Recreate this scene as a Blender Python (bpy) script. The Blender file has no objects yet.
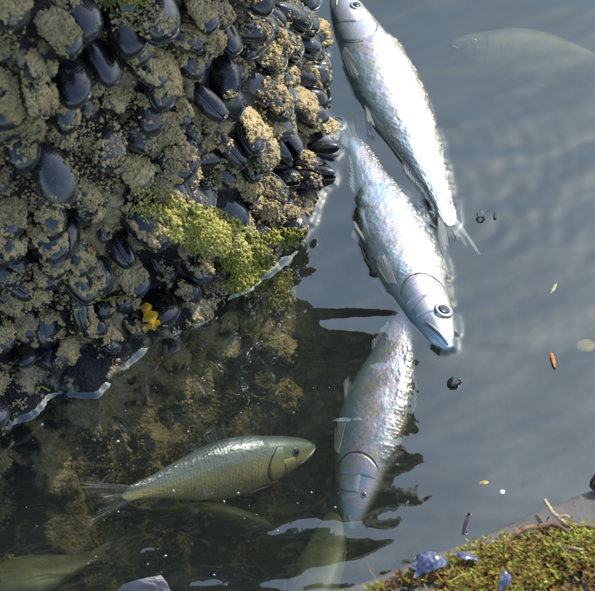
import bpy, math
import numpy as np
from mathutils import Vector, Matrix
from mathutils.bvhtree import BVHTree

R = math.radians
rng = np.random.default_rng(7)
scene = bpy.context.scene
C = scene.collection

# ------------------------------------------------------------------ camera
PITCH, DIST, FOCAL = R(52.0), 1.9, 124.0
cam_d = bpy.data.cameras.new('camera')
cam = bpy.data.objects.new('camera', cam_d)
C.objects.link(cam)
CAM = np.array([0.0, -DIST * math.cos(PITCH), DIST * math.sin(PITCH)])
cam.location = CAM
cam.rotation_euler = (math.pi / 2 - PITCH, 0, 0)
cam_d.lens = FOCAL
cam_d.sensor_width = 36.0
cam_d.clip_start = 0.05
cam_d.clip_end = 500.0
cam_d.dof.use_dof = True
cam_d.dof.focus_distance = 1.88
cam_d.dof.aperture_fstop = 16.0
scene.camera = cam

# ------------------------------------------------------------------ sky, sun, exposure
SUN_EL, SUN_AZ = R(50.0), R(45.0)            # azimuth from +Y (away from the camera) towards +X
w = bpy.data.worlds.new('World')
scene.world = w
w.use_nodes = True
wn = w.node_tree.nodes
sky = wn.new('ShaderNodeTexSky')
sky.sky_type = 'NISHITA'
sky.sun_disc = False
sky.sun_elevation = SUN_EL
sky.sun_rotation = SUN_AZ
sky.air_density = 1.0
sky.dust_density = 1.4
sky.ozone_density = 1.0
bg = wn['Background']
bg.inputs['Strength'].default_value = 0.15
w.node_tree.links.new(sky.outputs[0], bg.inputs['Color'])
sun_d = bpy.data.lights.new('sun', 'SUN')
sun_d.energy = 2.0
sun_d.angle = R(0.5)
sun_d.color = (1.0, 0.955, 0.88)
sun = bpy.data.objects.new('sun', sun_d)
C.objects.link(sun)
SUNV = Vector((math.sin(SUN_AZ) * math.cos(SUN_EL), math.cos(SUN_AZ) * math.cos(SUN_EL), math.sin(SUN_EL)))
sun.rotation_euler = SUNV.to_track_quat('Z', 'Y').to_euler()
sun.location = SUNV * 5
scene.view_settings.view_transform = 'Standard'
scene.view_settings.look = 'None'
scene.view_settings.exposure = 0.85
scene.view_settings.gamma = 1.0
scene.render.engine = 'CYCLES'
scene.cycles.use_denoising = True
try:
    scene.cycles.denoiser = 'OPENIMAGEDENOISE'
except Exception:
    pass
scene.cycles.max_bounces = 10
scene.cycles.transparent_max_bounces = 24
scene.cycles.volume_bounces = 1
scene.cycles.caustics_reflective = False
scene.cycles.caustics_refractive = False
scene.cycles.sample_clamp_indirect = 6.0

# ------------------------------------------------------------------ pixels of the photograph -> points on level planes
PXW, PXH = 595.0, 591.0
K = 36.0 / FOCAL / PXW
FW = np.array([0, math.cos(PITCH), -math.sin(PITCH)])
UPV = np.array([0, math.sin(PITCH), math.cos(PITCH)])
RT = np.array([1.0, 0, 0])
def P(px, py, z=0.0):
    d = FW + RT * ((px - PXW / 2) * K) + UPV * (-(py - PXH / 2) * K)
    t = (z - CAM[2]) / d[2]
    return CAM + d * t
def ray_dir(px, py):
    d = FW + RT * ((px - PXW / 2) * K) + UPV * (-(py - PXH / 2) * K)
    return d / np.linalg.norm(d)
def project(p):
    q = np.asarray(p) - CAM
    dep = q @ FW
    return np.stack([PXW / 2 + (q @ RT) / dep / K, PXH / 2 - (q @ UPV) / dep / K], -1)

# ------------------------------------------------------------------ numpy noise
def _h(ix, iy, iz, seed):
    n = (ix * 374761393 + iy * 668265263 + iz * 2147483647 + seed * 1274126177) & 0xffffffff
    n = ((n ^ (n >> 13)) * 1274126177) & 0xffffffff
    n = ((n ^ (n >> 16)) * 2246822519) & 0xffffffff
    return ((n ^ (n >> 15)) & 0xffff) / 65535.0
def vnoise(p, seed=0):
    p = np.asarray(p, float)
    i = np.floor(p).astype(np.int64)
    f = p - i
    f = f * f * (3 - 2 * f)
    r = 0
    for a in (0, 1):
        for b in (0, 1):
            for c in (0, 1):
                wgt = (f[..., 0] if a else 1 - f[..., 0]) * (f[..., 1] if b else 1 - f[..., 1]) * (f[..., 2] if c else 1 - f[..., 2])
                r = r + wgt * _h(i[..., 0] + a, i[..., 1] + b, i[..., 2] + c, seed)
    return r
def fbm(p, oct=4, seed=0, gain=0.5):
    p = np.asarray(p, float)
    s, a, t = 0, 1.0, 0
    for o in range(oct):
        s = s + a * vnoise(p * 2 ** o + o * 17.3, seed + o)
        t += a
        a *= gain
    return s / t
def sstep(a, b, x):
    t = np.clip((x - a) / (b - a), 0, 1)
    return t * t * (3 - 2 * t)

# ------------------------------------------------------------------ mesh helpers
def mk(verts, faces, mat=None, smooth=True, attrs=None, name='mesh'):
    me = bpy.data.meshes.new(name)
    me.from_pydata(np.asarray(verts, float).tolist(), [], [list(map(int, f)) for f in faces])
    if smooth:
        me.polygons.foreach_set('use_smooth', [True] * len(me.polygons))
    if mat is not None:
        me.materials.append(mat)
    for k, v in (attrs or {}).items():
        a = me.attributes.new(k, 'FLOAT', 'POINT')
        a.data.foreach_set('value', np.asarray(v, np.float32).ravel())
    me.update()
    return me
def link(name, me, parent=None):
    o = bpy.data.objects.new(name, me)
    C.objects.link(o)
    if parent is not None:
        o.parent = parent
    return o
def tag(o, label=None, cat=None, group=None, kind=None):
    if label: o['label'] = label
    if cat: o['category'] = cat
    if group: o['group'] = group
    if kind: o['kind'] = kind
    return o
def empty(name, loc=(0, 0, 0)):
    o = bpy.data.objects.new(name, None)
    o.empty_display_size = 0.02
    C.objects.link(o)
    o.location = loc
    return o
def grid_faces(n, m, wrap_m=False, off=0):
    i = np.arange(n - 1)[:, None]
    j = np.arange(m if wrap_m else m - 1)[None, :]
    jn = (j + 1) % m
    return np.stack([i * m + j, i * m + jn, (i + 1) * m + jn, (i + 1) * m + j], -1).reshape(-1, 4) + off
ICO_V = None
def ico():
    global ICO_V, ICO_F
    if ICO_V is None:
        g = (1 + 5 ** .5) / 2
        v = np.array([(-1, g, 0), (1, g, 0), (-1, -g, 0), (1, -g, 0), (0, -1, g), (0, 1, g), (0, -1, -g), (0, 1, -g), (g, 0, -1), (g, 0, 1), (-g, 0, -1), (-g, 0, 1)], float)
        ICO_V = v / np.linalg.norm(v[0])
        ICO_F = np.array([(0, 11, 5), (0, 5, 1), (0, 1, 7), (0, 7, 10), (0, 10, 11), (1, 5, 9), (5, 11, 4), (11, 10, 2), (10, 7, 6), (7, 1, 8), (3, 9, 4), (3, 4, 2), (3, 2, 6), (3, 6, 8), (3, 8, 9), (4, 9, 5), (2, 4, 11), (6, 2, 10), (8, 6, 7), (9, 8, 1)])
    return ICO_V, ICO_F
def blobs(pts, rad, seed=0, jitter=0.35, tint=None):
    """many small irregular lumps as one vertex and face list"""
    v, f = ico()
    r = np.random.default_rng(seed)
    n = len(pts)
    V = v[None] * (1 + jitter * (r.random((n, 12, 1)) - .5) * 2) * np.asarray(rad)[:, None, None] * (0.7 + .6 * r.random((n, 1, 3)))
    V = V + np.asarray(pts)[:, None, :]
    F = f[None] + (np.arange(n) * 12)[:, None, None]
    T = np.repeat(r.random(n), 12) if tint is None else np.repeat(tint, 12)
    return V.reshape(-1, 3), F.reshape(-1, 3), T
def tube(path, rad, seg=8):
    path = np.asarray(path, float)
    n = len(path)
    rad = np.broadcast_to(np.asarray(rad, float), (n,))
    tg = np.gradient(path, axis=0)
    tg /= np.linalg.norm(tg, axis=1)[:, None] + 1e-12
    ref = np.array([0.13, 0.31, 0.94])
    a = np.cross(tg, ref); a /= np.linalg.norm(a, axis=1)[:, None] + 1e-12
    b = np.cross(tg, a)
    th = np.arange(seg) / seg * 2 * math.pi
    V = path[:, None] + rad[:, None, None] * (np.cos(th)[None, :, None] * a[:, None] + np.sin(th)[None, :, None] * b[:, None])
    F = [list(x) for x in grid_faces(n, seg, True)]
    V = V.reshape(-1, 3)
    F += [list(range(seg))[::-1], list(range((n - 1) * seg, n * seg))]
    return V, F
def spline(pts, n):
    """Catmull-Rom through control points"""
    pts = np.asarray(pts, float)
    e = np.vstack([2 * pts[0] - pts[1], pts, 2 * pts[-1] - pts[-2]])
    t = np.linspace(0, len(pts) - 1 - 1e-9, n)
    i = t.astype(int); f = (t - i)[:, None]
    p0, p1, p2, p3 = e[i], e[i + 1], e[i + 2], e[i + 3]
    return 0.5 * (2 * p1 + (p2 - p0) * f + (2 * p0 - 5 * p1 + 4 * p2 - p3) * f ** 2 + (3 * p1 - p0 - 3 * p2 + p3) * f ** 3)

# ------------------------------------------------------------------ materials
class NT:
    def __init__(s, name):
        s.m = bpy.data.materials.new(name); s.m.use_nodes = True
        s.t = s.m.node_tree; s.n = s.t.nodes
        s.b = s.n['Principled BSDF']; s.out = s.n['Material Output']
    def new(s, k, **kw):
        n = s.n.new(k)
        for a, v in kw.items(): setattr(n, a, v)
        return n
    def l(s, a, b): s.t.links.new(a, b)
    def noise(s, scale, detail=5, rough=.55, vec=None):
        n = s.new('ShaderNodeTexNoise'); n.inputs['Scale'].default_value = scale
        n.inputs['Detail'].default_value = detail; n.inputs['Roughness'].default_value = rough
        s.l(vec or s.obj, n.inputs['Vector']); return n.outputs['Fac']
    @property
    def obj(s):
        if not hasattr(s, '_o'): s._o = s.new('ShaderNodeTexCoord').outputs['Object']
        return s._o
    @property
    def world(s):
        if not hasattr(s, '_w'): s._w = s.new('ShaderNodeNewGeometry').outputs['Position']
        return s._w
    def rnd(s):
        return s.new('ShaderNodeObjectInfo').outputs['Random']
    def ramp(s, fac, stops):
        r = s.new('ShaderNodeValToRGB'); e = r.color_ramp.elements
        while len(e) < len(stops): e.new(0.5)
        for el, (p, c) in zip(e, stops):
            el.position = p; el.color = tuple(c) + (1,) if len(c) == 3 else c
        s.l(fac, r.inputs['Fac']); return r.outputs['Color']
    def mix(s, fac, a, b, blend='MIX'):
        m = s.new('ShaderNodeMix', data_type='RGBA', blend_type=blend)
        if isinstance(fac, (int, float)): m.inputs[0].default_value = fac
        else: s.l(fac, m.inputs[0])
        for sock, v in ((m.inputs[6], a), (m.inputs[7], b)):
            if isinstance(v, tuple): sock.default_value = v + (1,) if len(v) == 3 else v
            else: s.l(v, sock)
        return m.outputs[2]
    def math(s, op, a, b=None, clamp=False):
        m = s.new('ShaderNodeMath', operation=op); m.use_clamp = clamp
        for k, v in ((0, a), (1, b)):
            if v is None: continue
            if isinstance(v, (int, float)): m.inputs[k].default_value = v
            else: s.l(v, m.inputs[k])
        return m.outputs[0]
    def attr(s, name):
        return s.new('ShaderNodeAttribute', attribute_name=name).outputs['Fac']
    def bump(s, h, strength, dist):
        b = s.new('ShaderNodeBump'); b.inputs['Strength'].default_value = strength
        b.inputs['Distance'].default_value = dist
        s.l(h, b.inputs['Height']); s.l(b.outputs[0], s.b.inputs['Normal']); return b
    def set(s, **kw):
        for k, v in kw.items():
            i = s.b.inputs[k.replace('_', ' ')]
            if isinstance(v, (int, float)): i.default_value = v
            elif isinstance(v, tuple): i.default_value = v + (1,) if len(v) == 3 and i.type == 'RGBA' else v
            else: s.l(v, i)
        return s

def mat_crust(name, hue=0.0):
    t = NT(name)
    a = t.noise(55, 6, .65, t.world); b = t.noise(420, 3, .6, t.world); c = t.noise(17, 3, .5, t.world)
    col = t.ramp(a, [(.28, (.13, .088, .036)), (.40, (.42, .31, .135)), (.56, (.62, .475, .225)), (.8, (.76, .63, .36))])
    col = t.mix(t.math('MULTIPLY', t.ramp(b, [(.5, (0, 0, 0)), (.75, (1, 1, 1))]), .5), col, (.70, .58, .34))
    col = t.mix(t.math('MULTIPLY', t.ramp(c, [(.45, (0, 0, 0)), (.7, (1, 1, 1))]), .7), col, (.26, .215, .14))
    gn = t.noise(9, 2, .5, t.world)
    col = t.mix(t.math('MULTIPLY', t.ramp(gn, [(.56, (0, 0, 0)), (.74, (1, 1, 1))]), .45), col, (.27, .25, .07))
    t.set(Base_Color=col, Roughness=.62, Specular_IOR_Level=.35)
    v = t.new('ShaderNodeTexVoronoi'); v.inputs['Scale'].default_value = 520; t.l(t.world, v.inputs['Vector'])
    h = t.math('ADD', t.math('MULTIPLY', v.outputs['Distance'], -.8), t.math('MULTIPLY', b, .6))
    t.bump(h, .9, .0016)
    return t.m
def mat_rock():
    t = NT('rock_under_crust')
    a = t.noise(26, 6, .6, t.world); b = t.noise(260, 4, .6, t.world); c = t.noise(70, 5, .65, t.world)
    tan = t.ramp(c, [(.3, (.14, .105, .055)), (.5, (.38, .31, .17)), (.72, (.60, .51, .30))])
    sep = t.new('ShaderNodeSeparateXYZ'); t.l(t.world, sep.inputs[0])
    zz = t.new('ShaderNodeMapRange'); t.l(sep.outputs['Z'], zz.inputs['Value'])
    for k_, v_ in (('From Min', -.03), ('From Max', .02), ('To Min', -.005), ('To Max', -.06)): zz.inputs[k_].default_value = v_
    col = t.mix(t.ramp(t.math('ADD', a, zz.outputs[0]), [(.46, (0, 0, 0)), (.54, (1, 1, 1))]), (.010, .009, .008), tan)
    t.set(Base_Color=col, Roughness=.6, Specular_IOR_Level=.35)
    v = t.new('ShaderNodeTexVoronoi'); v.inputs['Scale'].default_value = 300; t.l(t.world, v.inputs['Vector'])
    h = t.math('ADD', t.math('MULTIPLY', v.outputs['Distance'], -.7), t.math('MULTIPLY', b, .8))
    t.bump(h, .9, .002)
    return t.m
def mat_valve():
    t = NT('mussel_shell')
    # growth rings follow the shell's own length coordinate
    g = t.attr('ring')
    n = t.noise(6, 3, .5)
    rr = t.math('SINE', t.math('ADD', t.math('MULTIPLY', g, 150), t.math('MULTIPLY', n, 5)))
    base = t.ramp(t.noise(80, 4, .6, t.world), [(.3, (.004, .0045, .005)), (.5, (.008, .009, .011)), (.72, (.022, .025, .031))])
    base = t.mix(t.math('MULTIPLY', t.math('ADD', rr, 1), .03), base, (.10, .11, .13))
    worn = t.ramp(t.noise(60, 5, .7, t.world), [(.58, (0, 0, 0)), (.70, (1, 1, 1))])
    base = t.mix(t.math('MULTIPLY', worn, .30), base, (.14, .13, .12))
    dirt = t.ramp(t.noise(150, 6, .72, t.world), [(.59, (0, 0, 0)), (.65, (1, 1, 1))])
    base = t.mix(t.math('MULTIPLY', dirt, .55), base, (.26, .235, .165))
    var = t.new('ShaderNodeHueSaturation'); t.l(base, var.inputs['Color'])
    t.l(t.math('ADD', t.math('MULTIPLY', t.rnd(), 1.3), .35), var.inputs['Value']); var.inputs['Saturation'].default_value = .6
    t.set(Base_Color=var.outputs[0], Roughness=t.math('ADD', t.math('MULTIPLY', dirt, .4), .22), Specular_IOR_Level=.5, Coat_Weight=t.math('SUBTRACT', .9, t.math('MULTIPLY', dirt, .9), True), Coat_Roughness=.10)
    h = t.math('ADD', t.math('MULTIPLY', rr, .09), t.math('ADD', t.math('MULTIPLY', dirt, .8), t.noise(300, 4, .6, t.world)))
    t.bump(h, .6, .0008)
    return t.m
def mat_algae():
    t = NT('green_algae')
    tint = t.attr('tint')
    col = t.ramp(tint, [(0, (.07, .085, .014)), (.3, (.20, .21, .022)), (.5, (.38, .36, .05)), (.75, (.50, .44, .13)), (1, (.58, .52, .27))])
    t.set(Base_Color=col, Roughness=.45, Subsurface_Weight=.2, Subsurface_Radius=(.003, .004, .001), Subsurface_Scale=1.0)
    t.bump(t.noise(500, 3, .6, t.world), .5, .001)
    return t.m
def mat_fish(back, olive):
    t = NT('fish_skin')
    d = t.attr('dorsal')            # -1 belly .. +1 back
    e = t.math('ADD', t.math('MULTIPLY', d, .5), .5)
    e = t.math('ADD', e, t.math('MULTIPLY', t.math('SUBTRACT', t.noise(40, 3, .5), .5), .12))
    if olive:
        st = [(0, (.78, .66, .36)), (.3, (.66, .54, .18)), (.50, (.40, .36, .10)), (.64, (.21, .23, .08)), (.78, (.15, .18, .10)), (1, (.11, .135, .115))]
    else:
        st = [(0, (.34, .47, .53)), (.22, (.42, .57, .64)), (.40, (.54, .62, .65)), (.55, (.66, .67, .68)), (.74, (.64, .61, .63)), (.88, (.46, .41, .33)), (1, back)]
    col = t.ramp(e, st)
    # iridescent guanine patches: pink, cyan, gold
    ir = t.noise(48, 4, .65)
    irc = t.ramp(ir, [(.34, (.36, .66, .84)), (.45, (.66, .72, .74)), (.53, (.86, .62, .78)), (.61, (.80, .72, .42)), (.70, (.46, .74, .72))])
    flank = t.ramp(e, [(.15, (0, 0, 0)), (.35, (1, 1, 1)), (.65, (1, 1, 1)), (.85, (0, 0, 0))])
    col = t.mix(t.math('MULTIPLY', flank, .12 if olive else .60), col, irc)
    sp = t.ramp(t.noise(210, 3, .6), [(.60, (0, 0, 0)), (.72, (1, 1, 1))])
    col = t.mix(t.math('MULTIPLY', sp, .45), col, (.20, .22, .22))
    lost = t.ramp(t.noise(28, 6, .7), [(.60, (0, 0, 0)), (.66, (1, 1, 1))])       # patches where scales have rubbed off
    col = t.mix(t.math('MULTIPLY', lost, .1 if olive else .55), col, (.34, .36, .37))
    edge = t.attr('scale_edge')
    col = t.mix(t.math('MULTIPLY', edge, .45 if olive else .16), col, (.10, .11, .08))
    t.set(Base_Color=col, Metallic=.28 if olive else .85, Roughness=t.math('ADD', t.math('MULTIPLY', t.noise(55, 4, .6), .38), .10 if olive else .18), Specular_IOR_Level=.6, Coat_Weight=.12 if olive else .35, Coat_Roughness=.12)
    t.bump(t.noise(520, 4, .6), .35, .0006)
    return t.m
def mat_plain(name, col, rough=.5, metal=0.0, nscale=80, var=.35, bump=.3, bd=.001, world=False, **kw):
    t = NT(name)
    vec = t.world if world else t.obj
    n = t.noise(nscale, 5, .6, vec)
    lo = tuple(c * (1 - var) for c in col); hi = tuple(min(1, c * (1 + var)) for c in col)
    c = t.ramp(n, [(.3, lo), (.7, hi)])
    t.set(Base_Color=c, Roughness=rough, Metallic=metal, **kw)
    if bump: t.bump(t.noise(nscale * 4, 4, .6, vec), bump, bd)
    return t.m
def mat_fin(col, alpha):
    t = NT('fin_membrane')
    ray = t.attr('ray')
    c = t.mix(ray, col, tuple(min(1, x * 1.7) for x in col))
    t.set(Base_Color=c, Roughness=.35, Alpha=t.math('ADD', t.math('MULTIPLY', ray, .35), alpha, True), Coat_Weight=.2)
    return t.m
def mat_water():
    t = NT('harbour_water')
    t.n.remove(t.b)
    fr = t.new('ShaderNodeFresnel'); fr.inputs['IOR'].default_value = 2.2
    gl = t.new('ShaderNodeBsdfGlossy'); gl.inputs['Roughness'].default_value = 0.0
    gl.inputs['Color'].default_value = (.82, .95, .915, 1)
    tr = t.new('ShaderNodeBsdfTransparent'); tr.inputs['Color'].default_value = (.97, .985, .98, 1)
    mx = t.new('ShaderNodeMixShader')
    # seen from below the ratio is inverted, so only the upper side mirrors
    geo = t.new('ShaderNodeNewGeometry')
    f = t.math('MULTIPLY', fr.outputs[0], t.math('SUBTRACT', 1.0, geo.outputs['Backfacing']))
    t.l(f, mx.inputs[0]); t.l(tr.outputs[0], mx.inputs[1]); t.l(gl.outputs[0], mx.inputs[2])
    t.l(mx.outputs[0], t.out.inputs['Surface'])
    nb = t.new('ShaderNodeBump'); nb.inputs['Strength'].default_value = .06; nb.inputs['Distance'].default_value = .002
    t.l(t.noise(60, 2, .5, t.world), nb.inputs['Height'])
    t.l(nb.outputs[0], gl.inputs['Normal'])
    sc_ = t.new('ShaderNodeVolumeScatter'); sc_.inputs['Color'].default_value = (.60, .70, .66, 1)
    sc_.inputs['Density'].default_value = 1.3; sc_.inputs['Anisotropy'].default_value = .3
    ab = t.new('ShaderNodeVolumeAbsorption'); ab.inputs['Color'].default_value = (.57, .58, .46, 1); ab.inputs['Density'].default_value = 11.5
    vol = t.new('ShaderNodeAddShader'); t.l(sc_.outputs[0], vol.inputs[0]); t.l(ab.outputs[0], vol.inputs[1])
    t.l(vol.outputs[0], t.out.inputs['Volume'])
    return t.m

M = dict(
    rock=mat_rock(), crust=mat_crust('barnacle_crust'), valve=mat_valve(), algae=mat_algae(),
    fish=mat_fish((.17, .15, .09), False), fish_olive=mat_fish((.1, .12, .12), True),
    fish_dull=mat_plain('fish_skin_dull', (.11, .12, .06), .55, .1, 60, .4, .3, .0006),
    fin=mat_fin((.30, .32, .30), .10), fin_dark=mat_fin((.07, .075, .055), .06),
    gill=mat_plain('gill_cover', (.66, .66, .66), .24, .6, 60, .22, .25, .0006, Coat_Weight=.4),
    gill_olive=mat_plain('gill_cover_olive', (.20, .20, .12), .3, .5, 60, .35, .25, .0006),
    jaw=mat_plain('jaw_skin', (.36, .38, .35), .4, .3, 90, .35, .2, .0005),
    iris=mat_plain('iris', (.48, .50, .48), .18, .75, 120, .25, .05, .0002, Coat_Weight=1.0),
    pupil=mat_plain('pupil', (.010, .011, .013), .08, 0, 50, .1, 0, Coat_Weight=1.0),
    slit=mat_plain('gill_slit', (.05, .04, .03), .6, 0, 90, .3, .2),
    water=mat_water(),
    mud=mat_plain('harbour_mud', (.085, .085, .06), .8, 0, 12, .45, .6, .01, True),
)

# ------------------------------------------------------------------ the rock: a steep-sided boulder standing in the water
wl_px = [(-190, 520), (-110, 478), (-50, 448), (0, 424), (32, 404), (52, 384), (84, 386), (118, 366), (165, 330), (198, 320), (226, 300), (248, 284), (268, 266),
         (292, 246), (308, 214), (318, 172), (324, 128), (326, 84), (323, 40), (318, -10), (310, -70)]
front = np.array([P(x, y)[:2] for x, y in wl_px])
front = spline(front, 420)
_t = np.gradient(front, axis=0); _n = np.stack([_t[:, 1], -_t[:, 0]], -1); _n /= np.linalg.norm(_n, axis=1)[:, None]
_k = np.exp(-np.linspace(-2, 2, 61) ** 2); _k /= _k.sum()
_n = np.stack([np.convolve(np.pad(_n[:, k], 30, mode='edge'), _k, 'valid') for k in (0, 1)], -1)
front = front - _n * .033          # the shells stand proud of the bare rock by this much
seg = np.r_[0, np.cumsum(np.linalg.norm(np.diff(front, axis=0), axis=1))]
NF = 330
u = np.linspace(0, seg[-1], NF)
front = np.stack([np.interp(u, seg, front[:, k]) for k in (0, 1)], -1)
a, b = front[-1], front[0]
back = spline(np.array([a, a + (-.03, .25), a + (-.25, .52), (-.75, .85), (-1.05, .45), b + (-.25, .10), b]), 60)[1:-1]
loop = np.vstack([front, back])
NL = len(loop)
tg = np.roll(loop, -1, 0) - np.roll(loop, 1, 0)
nrm = np.stack([tg[:, 1], -tg[:, 0]], -1)
nrm /= np.linalg.norm(nrm, axis=1)[:, None]
kern = np.exp(-np.linspace(-2, 2, 41) ** 2); kern /= kern.sum()
nrm = np.stack([np.convolve(np.r_[nrm[-20:, k], nrm[:, k], nrm[:20, k]], kern, 'valid') for k in (0, 1)], -1)
nrm /= np.linalg.norm(nrm, axis=1)[:, None]
zl = np.r_[-.60, -.5, np.arange(-.42, -.30, .012), np.arange(-.30, .64, .0045), np.arange(.65, 1.25, .025)]
arc = np.clip(np.arange(NL) / NF, 0, 1)            # 0 at the near end .. 1 at the far end of the visible face
corner = np.exp(-((arc - .72) / .2) ** 2) * (np.arange(NL) < NF)
def rock_offset(z):
    o = np.zeros(NL)
    if z >= 0:
        o -= .10 * z
        o += corner * (.21 * sstep(.36, .60, z) - .16 * sstep(.72, .95, z))     # unseen bulge added above the view, shaped for its dark reflection in the water
        o -= .25 * sstep(.9, 1.25, z)
    else:
        o += (.75 * (-z) + .35 * z * z) * (1 - .85 * sstep(.45, .62, arc)) - .006 * np.minimum(1, -z / .01)
    o += .034 * math.exp(-((z + .003) / .017) ** 2) * (1 - .6 * sstep(.6, .75, arc))
    return o
RV = np.concatenate([np.c_[loop + nrm * rock_offset(z)[:, None], np.full(NL, z)] for z in zl])
n3 = np.tile(np.c_[nrm, np.full(NL, .1)], (len(zl), 1))
disp = (fbm(RV * 14, 3, 3) - .5) * .030 + (fbm(RV * 48, 3, 11) - .5) * .016 + np.abs(fbm(RV * 110, 3, 21) - .5) * .012
RV = RV + n3 * disp[:, None]
RF = [list(f) for f in grid_faces(len(zl), NL, True)]
RF.append(list(range((len(zl) - 1) * NL, len(zl) * NL)))
RF.append(list(range(NL))[::-1])
rock_me = mk(RV, RF, M['rock'], name='boulder')
rock = tag(link('boulder', rock_me), 'steep dark boulder rising from the water, crusted with mussels and tan barnacles', 'rock')
RVg = RV.reshape(len(zl), NL, 3)

# ------------------------------------------------------------------ mussels
def valve_geo(L=1.0, W=.56, T=.215, n=26, m=14, seed=0):
    """one domed half shell; umbo at x=0, rounded gaping end at x=L, plane z=0 is the seam"""
    r = np.random.default_rng(seed)
    s = (1 - np.cos(np.linspace(0, math.pi, n))) / 2
    upper = W * .60 * np.clip(s, 0, 1) ** .62 * np.clip(1 - s, 0, 1) ** .42 * 1.75
    lower = -W * .36 * np.clip(s, 0, 1) ** .50 * np.clip(1 - s, 0, 1) ** .42 * 1.55
    q = np.linspace(-1, 1, m)
    X = np.repeat(s[:, None], m, 1) * L
    Y = np.where(q[None] > 0, upper[:, None] * q[None], -lower[:, None] * q[None])
    prof = np.clip(1 - np.abs(q) ** 2.1, 0, 1)[None] ** .62
    hz = T * (np.clip(s, 0, 1) ** .42 * np.clip(1 - s, 0, 1) ** .36 * 1.65)[:, None] * prof
    ring = np.sqrt((X / L) ** 2 + (Y / W * .9) ** 2)
    hz = hz + .0006 * np.sin(ring * 60 + r.random() * 6) * prof * s[:, None]
    V = np.stack([X, Y, hz], -1)
    return V, ring
def valve_mesh(seed, side):
    V, ring = valve_geo(seed=seed, W=.70 + .07 * (seed % 3))
    n, m = V.shape[:2]
    Vi = V * (.965, .94, .86) + (.015, 0, 0)
    Vi[..., 2] -= .006
    A = V.reshape(-1, 3).copy(); B = Vi.reshape(-1, 3).copy()
    A[:, 2] += .012; B[:, 2] += .006
    F = grid_faces(n, m).tolist()
    G = [[x + n * m for x in f[::-1]] for f in F]
    E = []
    for i in range(n - 1):
        E.append([i * m, (i + 1) * m, (i + 1) * m + n * m, i * m + n * m])
        E.append([(i + 1) * m + m - 1, i * m + m - 1, i * m + m - 1 + n * m, (i + 1) * m + m - 1 + n * m])
    VV = np.vstack([A, B])
    FF = F + G + E
    FF = [f[::-1] for f in FF]
    if side < 0:
        VV[:, 2] *= -1
        FF = [f[::-1] for f in FF]
    return mk(VV, FF, M['valve'], attrs={'ring': np.r_[ring.ravel(), ring.ravel()]}, name='valve')
def crust_mesh(seed, cover):
    V, ring = valve_geo(seed=seed, W=.70 + .07 * (seed % 3), n=84, m=60)
    n, m = V.shape[:2]
    gu = np.gradient(V, axis=0); gv = np.gradient(V, axis=1)
    N = np.cross(gu, gv); N /= np.linalg.norm(N, axis=-1)[..., None] + 1e-9
    N[N[..., 2] < 0] *= -1
    p = V * 1.0
    big = fbm(p * 4.2 + seed * 9.1, 3, seed + 40)
    fine = fbm(p * 15 + seed * 3.3, 3, seed + 60)
    grit = vnoise(p * 30 + seed, seed + 80) * .6 + vnoise(p * 52 + seed, seed + 81) * .4
    mask = sstep(.0, .10, big + (fine - .5) * .35 - (1 - cover))
    mask *= sstep(.04, .22, V[..., 0])
    qq = np.abs(np.linspace(-1, 1, m))[None] + 0 * V[..., 0]
    rim = np.maximum(qq ** 1.6, V[..., 0] ** 2.2)
    mask *= 1 - (.97 if cover < .6 else .9) * sstep(.64, .86, rim + (fine - .5) * .75)
    th = -.03 + mask * (.034 + .055 * fine + .050 * grit)
    W = V + N * th[..., None] + np.array([0, 0, .012])
    # the lumpy rim spreads past the shell's edge
    W[..., 1] *= 1 + .10 * mask * fine
    W[..., 0] += .05 * mask * (fine - .2) * V[..., 0]
    F = [f[::-1] for f in grid_faces(n, m).tolist()]
    return mk(W.reshape(-1, 3), F, M['crust'], name='crust')
VAL = [(valve_mesh(s, 1), valve_mesh(s, -1)) for s in range(4)]
CRU = {c: [crust_mesh(s, c) for s in range(4)] for c in (.46, .57, .66)}

# pick spots on the boulder's face: spaced evenly on the surface
def pick_spots():
    zi = np.where((zl > -.20) & (zl < .60))[0]
    out = []
    pts = []
    ii = [(a, b) for a in zi for b in range(30, NF - 4)]
    r = np.random.default_rng(12)
    r.shuffle(ii)
    pp = np.array([RVg[a, b] for a, b in ii])
    px = project(pp)
    keep_px = (px[:, 0] > -22) & (px[:, 0] < 352) & (px[:, 1] > -22) & (px[:, 1] < 590)
    for k, (a, b) in enumerate(ii):
        if not keep_px[k]: continue
        p = pp[k]
        if -.036 < p[2] < .014 and b < NF * .62: continue      # the waterline itself is a ledge of crust
        sp = .0235 if p[2] > -.01 else .048
        if pts:
            if np.min(np.linalg.norm(np.asarray(pts) - p, axis=1)) < sp: continue
        pts.append(p)
        out.append((a, b))
    return out
spots = pick_spots()
used = 0
bvh_parts = [(RV, [f for f in RF if len(f) == 4])]     # for the waterline and for what settles on the shells
rm = np.random.default_rng(5)
kinds = []
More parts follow.
